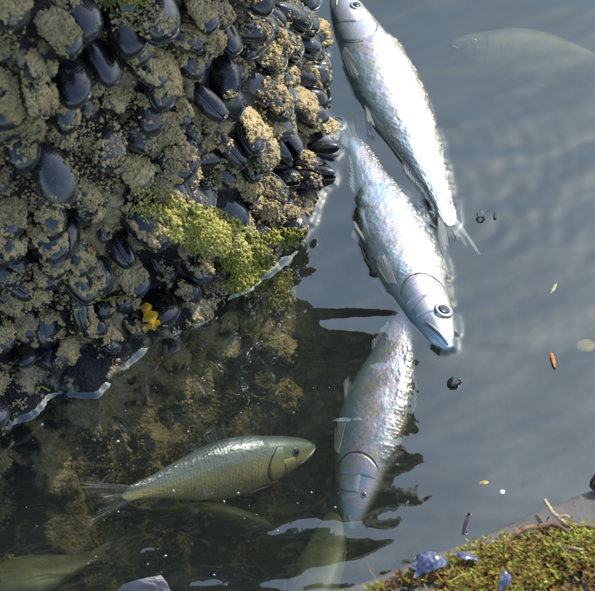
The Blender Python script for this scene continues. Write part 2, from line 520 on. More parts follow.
for a, b in spots:
    p = RVg[a, b]
    n = np.r_[nrm[b], 0.0]
    t = np.r_[-nrm[b][1], nrm[b][0], 0]
    upz = np.array([0, 0, 1.0])
    px = project(p)
    wet = p[2] < -.008
    edge = px[0] > 268
    ax = n * (.70 + .35 * rm.random()) - upz * (.25 + .75 * rm.random()) + t * rm.normal(0, .42)
    if rm.random() < .2: ax = n * .55 - upz * .2 + t * rm.normal(0, 1.0)
    if 0 < p[2] < .05: ax[2] = .05 + .1 * abs(ax[2])
    ax /= np.linalg.norm(ax)
    th = upz * 1.0 + n * (.75 + .6 * rm.random()) + t * rm.normal(0, .45)
    if rm.random() < .14: th = t * (1 if rm.random() < .5 else -1) + upz * .4 + n * .3
    th = th - (th @ ax) * ax
    th /= np.linalg.norm(th)
    wd = np.cross(th, ax)
    L = .0435 * (1 + .24 * rm.normal()) if not edge else .047 * (1 + .16 * rm.normal())
    L = float(np.clip(L, .026, .066))
    v = int(rm.integers(4))
    ncl = float(fbm(np.array([p * 9.0]), 2, 90)[0])
    clean = (ncl < .41 and rm.random() < .75) or rm.random() < .12
    cover = .66 if rm.random() < .5 else .57
    if edge: cover, clean = (.46 if rm.random() < .5 else .57), rm.random() < .40
    org = p - n * .006 + n * .005 * rm.normal() - ax * L * .30
    if wet: org = org - n * .010
    o = empty('mussel')
    mat = Matrix(np.c_[np.c_[ax * L, wd * L, th * L * (.85 + .3 * rm.random())], org].tolist() + [[0, 0, 0, 1]])
    o.matrix_world = mat
    gape = .0
    c1 = link('valve', VAL[v][0], o); c2 = link('valve', VAL[v][1], o)
    if edge and rm.random() < .6:
        c2.rotation_euler = (0, R(4 + 6 * rm.random()), 0)
    Vw = [np.array(x.co) for x in []]
    names = [VAL[v][0], VAL[v][1]]
    if not clean:
        cm = CRU[cover][int(rm.integers(4))] if False else CRU[cover][v]
        link('crust', cm, o)
        names.append(cm)
    size = 'small ' if L < .038 else ('large ' if L > .050 else '')
    coat = 'bare blue-black' if clean else {.46: 'dark lightly crusted', .57: 'half crusted', .66: 'thickly tan-crusted'}[cover]
    pose = 'standing on edge' if th[2] < .45 else ('drooping' if ax[2] < -.5 else 'jutting out')
    lm = [((198, 232), 62, 'by the green algae cushion'), ((150, 318), 38, 'by the yellow seaweed scrap'), ((250, 275), 34, 'by the algae tuft at the boulder corner')]
    near = [q for c_, r_, q in lm if math.hypot(px[0] - c_[0], px[1] - c_[1]) < r_]
    if wet: zone, grp = 'under water at the boulder foot', 'submerged mussels'
    elif near: zone, grp = near[0], 'mussels on the boulder face'
    elif edge: zone, grp = ('on the boulder rim beside the floating fish' if p[2] < .14 else 'high on the boulder rim over the water'), 'mussels on the boulder rim'
    elif p[2] < .035: zone, grp = 'just above the waterline on the boulder', 'mussels along the waterline'
    elif p[2] > .30: zone, grp = 'high on the boulder face', 'mussels on the boulder face'
    else: zone, grp = 'midway up the boulder face', 'mussels on the boulder face'
    tag(o, f'{size}{coat} mussel {pose} {zone}', 'mussel', grp)
    A = np.array(mat)
    for kk, me in enumerate(names):
        co = np.empty(len(me.vertices) * 3); me.vertices.foreach_get('co', co)
        co = co.reshape(-1, 3) @ A[:3, :3].T + A[:3, 3]
        bvh_parts.append((co, [list(q.vertices) for q in me.polygons]))
        kinds.append((len(me.polygons), 0 if (clean or kk < 2) else 1))
print('mussels', len(spots))

def make_bvh(parts):
    vs, fs, off = [], [], 0
    for v, f in parts:
        vs.append(v); fs += [[i + off for i in q] for q in f]; off += len(v)
    return BVHTree.FromPolygons(np.vstack(vs).tolist(), fs)
solid = make_bvh(bvh_parts)
face_kind = np.concatenate([np.full(len(bvh_parts[0][1]), 2)] + [np.full(n, k) for n, k in kinds])

# ------------------------------------------------------------------ grit and tiny barnacles settled on shells and rock
def settle(n, region, seed, jitter=.45):
    r = np.random.default_rng(seed)
    pts, nn, fk = [], [], []
    for _ in range(n):
        px = region[0] + r.random() * (region[2] - region[0]); py = region[1] + r.random() * (region[3] - region[1])
        tgt = P(px, py)
        # aim from a spread of standpoints so that sides seen from elsewhere are covered too
        org = CAM + np.array([r.normal(0, jitter), r.normal(0, .2), r.normal(0, .25)])
        d0 = ray_dir(px, py)
        h0 = solid.ray_cast(Vector(CAM), Vector(d0))
        if h0[0] is None: continue
        d = np.array(h0[0]) - org + r.normal(0, .004, 3)
        h = solid.ray_cast(Vector(org), Vector(d / np.linalg.norm(d)))
        if h[0] is None: continue
        pts.append(h[0]); nn.append(h[1]); fk.append(face_kind[h[2]])
    return np.array(pts), np.array(nn), np.array(fk)
pts, nn, fk = settle(38000, (-15, -15, 350, 585), 3)
msk = fbm(pts * 26, 3, 5) + .5 * (fbm(pts * 90, 2, 8) - .5)
ok = ((fk == 1) & (msk > .38)) | ((fk == 2) & (msk > .52)) | ((fk == 0) & (msk > .60))
ok &= pts[:, 2] < .7
ok &= (pts[:, 2] > -.012) | (np.random.default_rng(2).random(len(pts)) < .35)
pts, nn = pts[ok], nn[ok]
r = np.random.default_rng(9)
rad = .0006 + .0014 * r.random(len(pts)) ** 2.4
V, F, T = blobs(pts + nn * rad[:, None] * .25, rad, 4)
tag(link('barnacle_grit', mk(V, F, M['crust'], smooth=False, name='barnacle_grit')), 'tan barnacle grit and sand crusted over the mussels on the boulder', 'barnacles', kind='stuff')
print('grit', len(pts))

# green algae cushions
def algae(region_px, n, rads, label, seed, tint=(0, 1), name='green_algae', lift=.006):
    (cx, cy), (rx, ry), rot = region_px
    r = np.random.default_rng(seed)
    pts = []
    for _ in range(n):
        q = r.normal(0, .45, 2)
        if np.hypot(*q) > 1: continue
        c, s = math.cos(rot), math.sin(rot)
        px, py = cx + c * q[0] * rx - s * q[1] * ry, cy + s * q[0] * rx + c * q[1] * ry
        d = ray_dir(px, py)
        h = solid.ray_cast(Vector(CAM), Vector(d))
        if h[0] is None: continue
        p = np.array(h[0])
        if fbm(p[None] * 60, 2, seed)[0] < .36: continue
        hh = (1 - np.hypot(*q) ** 2) * lift
        pts.append(p - d * hh * r.random() + r.normal(0, .001, 3))
    pts = np.array(pts)
    rad = rads[0] + (rads[1] - rads[0]) * r.random(len(pts)) ** 2
    tn = np.clip(tint[0] + (tint[1] - tint[0]) * (.55 * fbm(pts * 70, 2, seed + 3) + .45 * r.random(len(pts))), 0, 1)
    V, F, T = blobs(pts, rad * .60, seed, tint=tn)
    cen = np.repeat(pts, 12, 0); rel_ = V - cen
    dirs = np.array([.25, -.35, -.9]) + r.normal(0, .5, (len(pts), 3)); dirs /= np.linalg.norm(dirs, axis=1)[:, None]
    dirs = np.repeat(dirs, 12, 0); str_ = np.repeat(.1 + 1.2 * r.random(len(pts)) ** 3, 12)[:, None]
    V = cen + rel_ + dirs * (rel_ * dirs).sum(1)[:, None] * str_
    V, F, T = V.tolist(), F.tolist(), T.tolist()
    for p in pts[::16]:                                   # fine strands trailing down
        ln = .004 + .010 * r.random(); dv = np.array([.15, -.25, -.75]) + r.normal(0, .35, 3); dv *= ln / np.linalg.norm(dv)
        sd = np.cross(dv, FW); sd *= (.00028 + .0003 * r.random()) / np.linalg.norm(sd); o0 = len(V); tv = float(r.random())
        for f_ in (0, .4, .75, 1):
            c = p - FW * .0015 * (1 - f_ * f_) + dv * f_
            V += [list(c - sd * (1 - .6 * f_)), list(c + sd * (1 - .6 * f_))]
        F += [[o0 + 2 * k, o0 + 2 * k + 1, o0 + 2 * k + 3, o0 + 2 * k + 2] for k in range(3)]
        T += [tint[0] + (tint[1] - tint[0]) * tv * .8] * 8
    return tag(link(name, mk(V, F, M['algae'], attrs={'tint': T}, name=name)), label, 'algae', kind='stuff')
algae(((208, 232), (66, 24), .35), 7000, (.0012, .0034), 'yellow-green algae cushion draped over mussels above the waterline', 5, (.25, 1.0), lift=.006)
algae(((245, 268), (28, 30), .4), 4200, (.0012, .0036), 'bright green algae tuft dipping into the water at the boulder corner', 6, (.05, .8), lift=.006)
algae(((150, 205), (60, 22), .3), 700, (.001, .0026), 'thin yellowish algae film between mussels', 8, (.3, 1), lift=.004)
algae(((285, 238), (26, 10), .0), 900, (.001, .0028), 'green algae fringe hanging under the rim mussels', 9, (.1, .8), lift=.005)
algae(((125, 1), (34, 4), .0), 160, (.001, .0026), 'sparse green algae between mussels high on the boulder', 10, (.1, .7), lift=.004)

# ------------------------------------------------------------------ fish
def lerp_tab(tab, x):
    tab = np.asarray(tab, float)
    # smooth (monotone-ish) interpolation of a profile table
    xs = tab[:, 0]; ys = tab[:, 1]
    f = np.interp(x, xs, ys)
    d = .012
    return (f + np.interp(np.clip(x - d, 0, 1), xs, ys) + np.interp(np.clip(x + d, 0, 1), xs, ys)) / 3
TOP = [(0, .03), (.015, .10), (.04, .165), (.09, .235), (.16, .31), (.25, .385), (.34, .45), (.44, .48), (.54, .455), (.64, .385), (.75, .285), (.86, .18), (.93, .135), (.965, .135), (.985, .10), (1, .02)]
BOT = [(0, .05), (.015, .13), (.04, .20), (.09, .28), (.16, .365), (.25, .45), (.34, .52), (.44, .55), (.54, .51), (.64, .42), (.75, .29), (.86, .17), (.93, .13), (.965, .13), (.985, .10), (1, .02)]
WID = [(0, .05), (.015, .11), (.04, .155), (.09, .21), (.16, .25), (.25, .30), (.36, .32), (.48, .30), (.60, .24), (.75, .155), (.86, .095), (.94, .06), (.985, .03), (1, .008)]
class Fish:
    """length runs +x from snout to tail root, dorsal +z, flank +-y; sizes in metres"""
    def __init__(s, SL, H, bend=0.0, twist=0.0, thick=1.0, sag=0.0):
        s.SL, s.H, s.bend, s.twist, s.thick, s.sag = SL, H, bend, twist, thick, sag
    def section(s, t, th):
        """th = 0 at the +y flank, pi/2 at the back"""
        top, bot, wid = lerp_tab(TOP, t) * s.H, lerp_tab(BOT, t) * s.H, lerp_tab(WID, t) * s.H * .82 * s.thick
        c, sn = np.cos(th), np.sin(th)
        y = wid * np.sign(c) * np.abs(c) ** .90
        z = np.where(sn > 0, top * np.abs(sn) ** .95, -bot * np.abs(sn) ** 1.05)
        return y, z
    def warp(s, V):
        """bend the straight body sideways and twist it along its length"""
        V = np.array(V, float)
        t = V[..., 0] / s.SL
        k = np.clip(t - .28, 0, 2)
        ang = s.twist * k
        y = V[..., 1] * np.cos(ang) - V[..., 2] * np.sin(ang)
        z = V[..., 1] * np.sin(ang) + V[..., 2] * np.cos(ang)
        return np.stack([V[..., 0], y + s.bend * s.SL * k ** 2, z + s.sag * s.SL * k ** 2], -1)
    def surf(s, t, th, out=0.0):
        t = np.asarray(t, float); th = np.asarray(th, float)
        y, z = s.section(t, th)
        e = 1e-3
        y2, z2 = s.section(t, th + e)
        ny, nz = (z2 - z), -(y2 - y)
        l = np.hypot(ny, nz) + 1e-9
        return np.stack([t * s.SL, y + out * ny / l, z + out * nz / l], -1)
def scale_relief(t, th, SL, H, rows):
    """overlapping rounded scales in staggered rows; returns height 0..1 and edge mask"""
    pitch = H * 3.0 / rows
    a = t * SL / (pitch * .80); b = th / (2 * math.pi) * rows
    best = np.zeros_like(a)
    edge = np.ones_like(a)
    for k in (0, 1, 2):
        ak = np.floor(a) - k
        off = (ak % 2) * .5
        bk = np.floor(b - off) + off + .5
        fa = (a - ak - .2) * .62; fb = (b - bk) * 1.08
        rr = np.sqrt(np.clip(fa, -2, 2) ** 2 * 1.0 + fb ** 2 * 1.15)
        h1 = _h(ak.astype(np.int64), np.floor(bk * 2).astype(np.int64), 0 * ak.astype(np.int64), 3) - .5
        h2 = _h(ak.astype(np.int64), np.floor(bk * 2).astype(np.int64), 1 + 0 * ak.astype(np.int64), 5) - .5
        h = np.where((rr < 1) & (fa > -.3), (1 - .35 * rr ** 4) * (.35 + .65 * np.clip(fa + .1, 0, 1)) + .65 * h1 * fb + .55 * h2 * fa, 0)
        hit = h > best
        edge = np.where(hit, sstep(.62, .95, rr), edge)
        best = np.maximum(best, h)
    return best, edge
def fin_mesh(fish, base, tips, mat, nray=12, thick=.0006, ruffle=.0, seed=0, sub=4, rootw=.1):
    """base and tips: matching polylines in straight fish space; a ribbed membrane with real thickness"""
    n = nray * sub + 1
    B = spline(base, n); Tn = spline(tips, n)
    m = 9
    s = np.linspace(0, 1, m)
    G = B[:, None] * (1 - s)[None, :, None] + Tn[:, None] * s[None, :, None]
    du = np.gradient(G, axis=0); dv = np.gradient(G, axis=1)
    N = np.cross(du, dv); N /= np.linalg.norm(N, axis=-1)[..., None] + 1e-9
    ph = np.arange(n) / sub
    ray = (.5 + .5 * np.cos(ph * 2 * math.pi)) ** 2
    r = np.random.default_rng(seed)
    wav = ruffle * np.sin(ph * .9 + r.random() * 6)[:, None] * s[None] + ruffle * .5 * np.sin(ph * 2.1)[:, None] * s[None] ** 2
    frag = 1 - np.repeat(.30 * r.random(n // 2 + 1) ** 2, 2)[:n, None] * s[None] ** 3
    G = B[:, None] + (G - B[:, None]) * frag[..., None]
    th = thick * (.45 + .9 * ray)[:, None] * (1 - .6 * s)[None]
    A = fish.warp(G + N * (wav + th)[..., None]); D = fish.warp(G + N * (wav - th)[..., None])
    nv = n * m
    F = grid_faces(n, m).tolist()
    FF = F + [[x + nv for x in f[::-1]] for f in F]
    rim = [i * m for i in range(n)] + [(n - 1) * m + j for j in range(1, m)] + [i * m + m - 1 for i in range(n - 2, -1, -1)] + [j for j in range(m - 2, 0, -1)]
    for x, y in zip(rim, rim[1:] + rim[:1]):
        FF.append([y, x, x + nv, y + nv])
    rr = np.clip(np.repeat(ray, m) + np.tile(rootw * (1 - s) ** 4, n), 0, 1.6)
    return mk(np.vstack([A.reshape(-1, 3), D.reshape(-1, 3)]), FF, mat, attrs={'ray': np.r_[rr, rr]}, name='fin')

fish_bodies = []
def make_fish(label, snout, tail, z0, z1, roll, H, bend=0, twist=0, thick=1.0, sag=0, olive=False, hi=True, rows=44, tail_spread=.16, relief=.00055, sides=(1, -1), pect=1, jaw=True, group=None, seed=0, dorsal_fin=True, dorsal_up=False, tail_len=.20, eye=.095):
    S, Tp = P(*snout, z0), P(*tail, z1)
    SL = float(np.linalg.norm(Tp - S))
    f = Fish(SL, H, bend, twist, thick, sag)
    root = empty('fish')
    ax = (Tp - S) / SL
    up = np.array([0, 0, 1.0]); up = up - (up @ ax) * ax; up /= np.linalg.norm(up)
    sd = np.cross(ax, up)
    dz = math.cos(roll) * up + math.sin(roll) * sd
    dy = np.cross(dz, ax)
    root.matrix_world = Matrix(np.c_[np.c_[ax, dy, dz], S].tolist() + [[0, 0, 0, 1]])
    tag(root, label, 'fish', group)
    skin = M['fish_olive' if olive else 'fish']; fin = M['fin_dark' if olive else 'fin']; gm = skin
    if not hi: skin, gm = M['fish_dull'], M['fish_dull']; fin = M['fin_dark']
    # body
    nt, nh = (300, 150) if hi else (110, 56)
    t = np.linspace(0, 1, nt)[:, None]; th = (np.arange(nh) / nh * 2 * math.pi - math.pi / 2)[None]
    tt, hh = np.broadcast_arrays(t, th)
    if hi:
        rel, edge = scale_relief(tt, hh, SL, H, rows)
        msk = sstep(.255, .285, tt) * (1 - .5 * sstep(.93, 1, tt))
        tt_n = np.stack([tt * SL * 60, np.cos(hh) * 2, np.sin(hh) * 2], -1)
        out = relief * msk * rel * (.7 + .9 * vnoise(tt_n * 1.7, 5)) * (.65 + 2.4 * sstep(.30, .95, np.sin(hh))) + (fbm(tt_n * .5, 2, seed) - .5) * .0012
        edge = edge * msk
    else:
        rel, edge = scale_relief(tt, hh, SL, H, rows); msk = sstep(.255, .285, tt)
        out = np.zeros_like(tt); edge = edge * msk * .8
    G = f.surf(tt, hh, out)
    dors = np.where(np.sin(hh) > 0, np.abs(np.sin(hh)) ** 1.1, -np.abs(np.sin(hh)))
    VV = f.warp(G).reshape(-1, 3)
    FF = [q[::-1] for q in grid_faces(nt, nh, True).tolist()]
    FF += [list(range(nh)), list(range((nt - 1) * nh, nt * nh))[::-1]]
    body = link('body', mk(VV, FF, skin, attrs={'dorsal': dors.ravel(), 'scale_edge': edge.ravel()}, name='fish_body'), root)
    fish_bodies.append((np.array(root.matrix_world), VV, FF))
    # head: gill covers, eyes, upper jaws
    for sg in sides:
        def patch(fn_t, th0, th1, out, n=22, m=18, rim=.35):
            q = np.linspace(0, 1, n)[:, None]; e = np.linspace(0, 1, m)[None]
            ph = th0 + (th1 - th0) * q + 0 * e
            ta, tb = fn_t(q)
            T2 = ta + (tb - ta) * e
            dome = np.clip(np.minimum(np.minimum(q, 1 - q) * 5, np.minimum(e * 6, (1 - e) * 9)), 0, 1) ** .5
            o = -.0012 + (out + .0012) * dome
            A = f.surf(T2, ph, o)
            A[..., 1] *= sg
            F = grid_faces(n, m).tolist()
            if sg < 0: F = [x[::-1] for x in F]
            dd = np.where(np.sin(ph) > 0, np.abs(np.sin(ph)) ** 1.1, -np.abs(np.sin(ph)))
            return mk(f.warp(A).reshape(-1, 3), F, gm, attrs={'dorsal': dd.ravel(), 'scale_edge': 0 * dd.ravel()}, name='gill_cover')
        gc = link('gill_cover', patch(lambda q: (.190 + .0 * q, .200 + .084 * np.sin(np.clip(q * .92 + .05, 0, 1) * math.pi) ** 1.15), -1.30, .92, .0008), root)
        link('cheek_plate', patch(lambda q: (.135 - .012 * q, .192 - .024 * np.cos(q * 2.6)), -1.15, .10, .0008), gc)
        # crescent of dark gill slit behind the cover
        q = np.linspace(.06, .94, 26)
        tb = .202 + .084 * np.sin(np.clip(q * .92 + .05, 0, 1) * math.pi) ** 1.15
        path = f.surf(tb, -1.30 + 2.22 * q, -.0002); path[..., 1] *= sg
        V, F = tube(f.warp(path), (np.sin(q * math.pi) * .0008 + .0002) * (1 if hi else .3), 6)
        link('gill_slit', mk(V, F, M['slit'], name='gill_slit'), gc)
        # eye
        ec = f.surf(np.array([.128]), np.array([.32]), 0)[0]; ec2 = f.surf(np.array([.128]), np.array([.32]), .01)[0]
        nn_ = (ec2 - ec) / np.linalg.norm(ec2 - ec)
        er = H * eye
        uu = np.cross(nn_, [1, 0, 0]); uu /= np.linalg.norm(uu); vv = np.cross(nn_, uu)
        def disc(r0, zs, mat, name, nseg=36, prof=None):
            rings = []
            for rr_, zz in prof:
                a_ = np.arange(nseg) / nseg * 2 * math.pi
                rings.append(ec + nn_ * zz * er + (np.cos(a_)[:, None] * uu + np.sin(a_)[:, None] * vv) * rr_ * er)
            A = np.array(rings).reshape(-1, 3); A[:, 1] *= sg
            F = grid_faces(len(prof), nseg, True).tolist() + [list(range((len(prof) - 1) * nseg, len(prof) * nseg))]
            if sg > 0: F = [x for x in F]
            else: F = [x[::-1] for x in F]
            return mk(f.warp(A), F, mat, name=name)
        ey = link('eye', disc(1, 0, M['gill_olive' if (olive or not hi) else 'iris'], 'eye', prof=[(1.0, -.30), (1.03, -.02), (.97, .12), (.86, .18), (.74, .19), (.60, .16), (.3, .15), (.05, .15)]), root)
        link('pupil', disc(1, 0, M['pupil'], 'pupil', prof=[(.64, .12), (.62, .19), (.48, .25), (.26, .29), (.03, .30)]), ey)
        # upper jaw plate and mouth line
        q = np.linspace(0, 1, 18)
        if not jaw: q = q * .35
        mt = .008 + .092 * q; mh = -.15 - .55 * q
        A = f.surf(mt, mh, .0006); A[..., 1] *= sg
        A[:, 1] -= sg * H * .014
        V, F = tube(f.warp(A), H * (.010 + .016 * np.sin(q * math.pi * .9 + .2)), 8)
        jw = link('upper_jaw', mk(V, F, M['jaw'], name='upper_jaw'), root)
        A = f.surf(mt + .004, mh - .16, .0003); A[..., 1] *= sg
        V, F = tube(f.warp(A), .00035, 6)
        link('mouth_line', mk(V, F, M['slit'], name='mouth_line'), jw)
        # pectoral fin
        if pect:
            b0 = f.surf(np.array([.275, .285, .295]), np.array([-.95, -1.08, -1.2]), .0003)
            b0 = f.surf(np.array([.275, .285, .295]), np.array([-.95, -1.08, -1.2]), .0022)
            tip = f.surf(np.array([.40, .415, .385]), np.array([-.74, -.96, -1.20]), .0044)
            b0[:, 1] *= sg; tip[:, 1] *= sg
            link('pectoral_fin', fin_mesh(f, b0, tip, fin, 8, ruffle=.0008, seed=seed), root)
        # pelvic fin
        b0 = f.surf(np.array([.50, .515, .53]), np.array([-1.35, -1.38, -1.4]), .0002)
        tip = b0 + np.array([[.075, .012, -.022], [.08, .010, -.014], [.075, .008, -.006]]) * SL
        b0[:, 1] *= sg; tip[:, 1] *= sg
        link('pelvic_fin', fin_mesh(f, b0, tip, fin, 6, ruffle=.0006, seed=seed + 1), root)
    top = lambda x: float(lerp_tab(TOP, np.array([x]))[0]) * H
    bot = lambda x: -float(lerp_tab(BOT, np.array([x]))[0]) * H
    if dorsal_fin:
        xs = [.44, .49, .54, .59]
        hs = [(.085, .014), (.075, .012), (.06, .009), (.055, .006)] if not dorsal_up else [(.02, .10), (.035, .085), (.05, .055), (.055, .025)]
        link('dorsal_fin', fin_mesh(f, [(x * SL, 0, top(x) * .97) for x in xs], [((x + d) * SL, 0, top(x) + h_ * SL) for x, (d, h_) in zip(xs, hs)], fin, 14, ruffle=.001, seed=seed + 2), root)
    xs = [.72, .78, .84, .90]
    hs = [(.05, .010), (.045, .008), (.035, .006), (.03, .004)] if not dorsal_up else [(.035, .05), (.035, .036), (.03, .025), (.03, .016)]
    link('anal_fin', fin_mesh(f, [(x * SL, 0, bot(x) * .96) for x in xs], [((x + d) * SL, 0, bot(x) - h_ * SL) for x, (d, h_) in zip(xs, hs)], fin, 12, ruffle=.0008, seed=seed + 3), root)
    zb = .125 * H
    base = [(.945 * SL, 0, zb), (.955 * SL, 0, zb * .5), (.96 * SL, 0, 0), (.955 * SL, 0, -zb * .5), (.945 * SL, 0, -zb)]
    tl = tail_len
    tip = [((1 + tl) * SL, 0, tail_spread * SL), ((1 + tl * .62) * SL, 0, tail_spread * .42 * SL), ((1 + tl * .36) * SL, 0, 0), ((1 + tl * .62) * SL, 0, -tail_spread * .42 * SL), ((1 + tl) * SL, 0, -tail_spread * SL)]
    link('tail_fin', fin_mesh(f, base, tip, fin, 20, thick=.0008, ruffle=.0022, seed=seed + 4, rootw=1.4), root)
    return root

make_fish('long silver fish floating on its side with its head against the boulder top', (336, -12), (464, 226), .001, -.004, R(-88), .065, thick=1.15, bend=-.03, sag=-.08, twist=-.5, eye=.105, seed=1, rows=40, tail_len=.12, tail_spread=.075, relief=.0012)
make_fish('silver fish with large pale eye floating head down toward open water', (449, 350), (352, 140), .000, -.016, R(96), .065, thick=1.1, bend=.02, eye=.14, seed=2, rows=44, relief=.0011)
make_fish('silver fish floating tail under another fish head, its own head beside dark reflections', (352, 530), (404, 290), -.062, -.004, R(84), .062, eye=.045, jaw=False, bend=-.0, sag=.06, seed=3, rows=46, relief=.0007, tail_len=.15)
make_fish('olive-backed fish with glinting gold scales swimming just under the surface by the boulder foot', (314, 446), (120, 494), -.036, .003, R(30), .052, bend=.05, thick=1.3, dorsal_up=True, olive=True, seed=4, rows=40, relief=.0003, tail_len=.26, tail_spread=.15, eye=.075)
make_fish('dim grey fish deeper under the olive-backed fish', (272, 528), (135, 512), -.13, -.12, R(8), .046, olive=True, hi=False, seed=5)
make_fish('pale blue fish with yellow glints underwater beside the small pale stone', (-30, 598), (98, 556), -.06, -.075, R(60), .062, hi=False, seed=6)
make_fish('olive fish underwater passing below the silver fish with dark reflections', (300, 640), (338, 498), -.05, -.07, R(50), .056, olive=True, hi=False, seed=7)
make_fish('hazy fish with yellow cheek just under the surface of the open water', (450, 46), (620, 66), -.062, -.09, R(-60), .060, eye=.05, jaw=False, olive=True, hi=False, seed=8)
make_fish('faint fish in the murk showing its forked tail toward open water', (440, 400), (525, 268), -.26, -.20, R(75), .066, hi=False, seed=9, tail_spread=.2)
make_fish('faint fish in the murk near the mossy ledge', (516, 500), (462, 392), -.26, -.26, R(70), .05, hi=False, seed=10)

# ------------------------------------------------------------------ water
fb = []
for A, V, F in fish_bodies[:3]:
    fb.append((V @ A[:3, :3].T + A[:3, 3], F))
def emergent(parts):
    out = []
    for v, f in parts:
        v = np.asarray(v)
        if v[:, 2].max() < 0: continue
        keep = [q for q in f if -.0015 < v[q, 2].max() and v[q, 2].min() < .022]
        if keep: out.append((v, keep))
    return out
fine = .0021
lo = np.array([-.36, -.42]); hi_ = np.array([.36, .50])
def axis(a, b):
    mid = np.arange(a, b, fine)
    g = [.004]
    while sum(g) < 60: g.append(g[-1] * 1.5)
    g = np.cumsum(g)
    return np.r_[(a - g)[::-1], mid, b + g]
gx, gy = axis(lo[0], hi_[0]), axis(lo[1], hi_[1])
GX, GY = np.meshgrid(gx, gy, indexing='ij')
Hh = np.zeros_like(GX)
fade = np.exp(-(np.clip(np.abs(GX) - .36, 0, 9) ** 2 + np.clip(np.abs(GY) - .45, 0, 9) ** 2) / .02)
def ripple(cx, cy, lam, amp, r0, r1, decay, az=None, half=None):
    c = P(cx, cy)
    d = np.hypot(GX - c[0], GY - c[1]) + (fbm(np.stack([GX * 9, GY * 9, 0 * GX + cx], -1), 2, 3) - .5) * .034
    if az is not None:
        dl = np.abs((np.arctan2(GY - c[1], GX - c[0]) - az + math.pi) % (2 * math.pi) - math.pi)
        amp = amp * (1 - sstep(half * .5, half, dl))
    amp = amp * (.35 + 1.0 * sstep(.32, .68, fbm(np.stack([GX * 7, GY * 7, 0 * GX + cy], -1), 2, 9)))
    return amp * np.sin(d * 2 * math.pi / lam) * sstep(r0 * .5, r0, d) * np.exp(-np.clip(d - r1, 0, 9) / decay)
Hh += ripple(425, 150, .0190, .00011, .030, .075, .055, R(20), R(110))
Hh += ripple(430, 190, .0300, .00012, .05, .12, .06, R(10), R(100))
Hh += ripple(474, 225, .0230, .00008, .02, .06, .05, R(-10), R(110))
Hh += ripple(150, 560, .0120, .00012, .004, .016, .006)
Hh += ripple(448, 330, .018, .00008, .02, .05, .04)
wx, wy = GX * math.cos(.5) + GY * math.sin(.5), -GX * math.sin(.5) + GY * math.cos(.5)
p3 = lambda sx, sy, z=0: np.stack([wx * sx, wy * sy, 0 * wx + z], -1)
Hh += (fbm(p3(9, 30), 2, 31) - .5) * .0016 + (fbm(p3(16, 70), 2, 37) - .5) * .0005
q3 = np.stack([GX * 11, GY * 42, 0 * GX], -1)
Hh += (fbm(q3, 2, 77) - .5) * .0021
Hh += (fbm(np.stack([GX * 3, GY * 5, 0 * GX], -1), 2, 78) - .5) * .004
Hh *= fade
ix = np.where((gx > lo[0]) & (gx < hi_[0]))[0]; iy = np.where((gy > lo[1]) & (gy < hi_[1]))[0]
top_bvh = make_bvh(bvh_parts + fb)
wet_mask = np.zeros((len(ix), len(iy)))
for a_, i in enumerate(ix):
    for b_, j in enumerate(iy):
        h = top_bvh.ray_cast(Vector((gx[i], gy[j], .006)), Vector((0, 0, -1)), .0065)
        if h[0] is not None: wet_mask[a_, b_] = 1
rocky = RVg[np.argmin(np.abs(zl))][:, :2]        # everything inside the boulder's own outline counts as dry
from mathutils.kdtree import KDTree
def inside(poly, x, y):
    c = np.zeros(x.shape, bool); x0, y0 = poly[-1]
    for x1, y1 in poly:
        hit = ((y1 > y) != (y0 > y)) & (x < (x0 - x1) * (y - y1) / (y0 - y1 + 1e-12) + x1)
        c ^= hit; x0, y0 = x1, y1
    return c
sx, sy = GX[np.ix_(ix, iy)], GY[np.ix_(ix, iy)]
wet_mask[inside(rocky, sx, sy)] = 1
def blur(a, sig):
    k = np.exp(-.5 * (np.arange(-3 * sig, 3 * sig + 1) / sig) ** 2); k /= k.sum(); p_ = len(k) // 2
    a = np.apply_along_axis(lambda r_: np.convolve(np.pad(r_, p_, mode='edge'), k, 'valid'), 0, a)
    return np.apply_along_axis(lambda r_: np.convolve(np.pad(r_, p_, mode='edge'), k, 'valid'), 1, a)
closed = np.maximum(blur(wet_mask, 4) > .42, wet_mask * (blur(wet_mask, 2) > .35))
bd = np.argwhere(closed > 0)
kd = KDTree(len(bd))
for k, (a_, b_) in enumerate(bd): kd.insert((sx[a_, b_], sy[a_, b_], 0), k)
kd.balance()
dist = np.zeros_like(sx)
for a_, b_ in np.argwhere(blur(closed.astype(float), 5) > 1e-5):
    dist[a_, b_] = kd.find((sx[a_, b_], sy[a_, b_], 0))[2]
dist[blur(closed.astype(float), 5) <= 1e-5] = .05
mn = fbm(np.stack([sx * 55, sy * 55, 0 * sx], -1), 2, 15)
Hh[np.ix_(ix, iy)] += .0026 * (.55 + .8 * sstep(.34, .64, mn)) * np.exp(-(dist / (.0022 + .0032 * mn)) ** 2)
nx, ny = GX.shape
TV = np.stack([GX, GY, Hh], -1).reshape(-1, 3)
TF = grid_faces(nx, ny).tolist()
nb = len(TV)
ring = [(i, 0) for i in range(nx)] + [(nx - 1, j) for j in range(1, ny)] + [(i, ny - 1) for i in range(nx - 2, -1, -1)] + [(0, j) for j in range(ny - 2, 0, -1)]
ridx = [i * ny + j for i, j in ring]
BV = np.array([[gx[i], gy[j], -1.6] for i, j in ring])
WV = np.vstack([TV, BV])
nr = len(ridx)
TF = [f[::-1] for f in TF]
TF += [[ridx[k], nb + k, nb + (k + 1) % nr, ridx[(k + 1) % nr]][::-1] for k in range(nr)]
TF.append([nb + k for k in range(nr)][::-1])
wme = mk(WV, TF, M['water'], name='water')
import bmesh
bm = bmesh.new(); bm.from_mesh(wme); bmesh.ops.recalc_face_normals(bm, faces=bm.faces); bm.to_mesh(wme); bm.free()
tag(link('water', wme), 'grey-blue murky harbour water around the boulder', 'water', kind='structure')
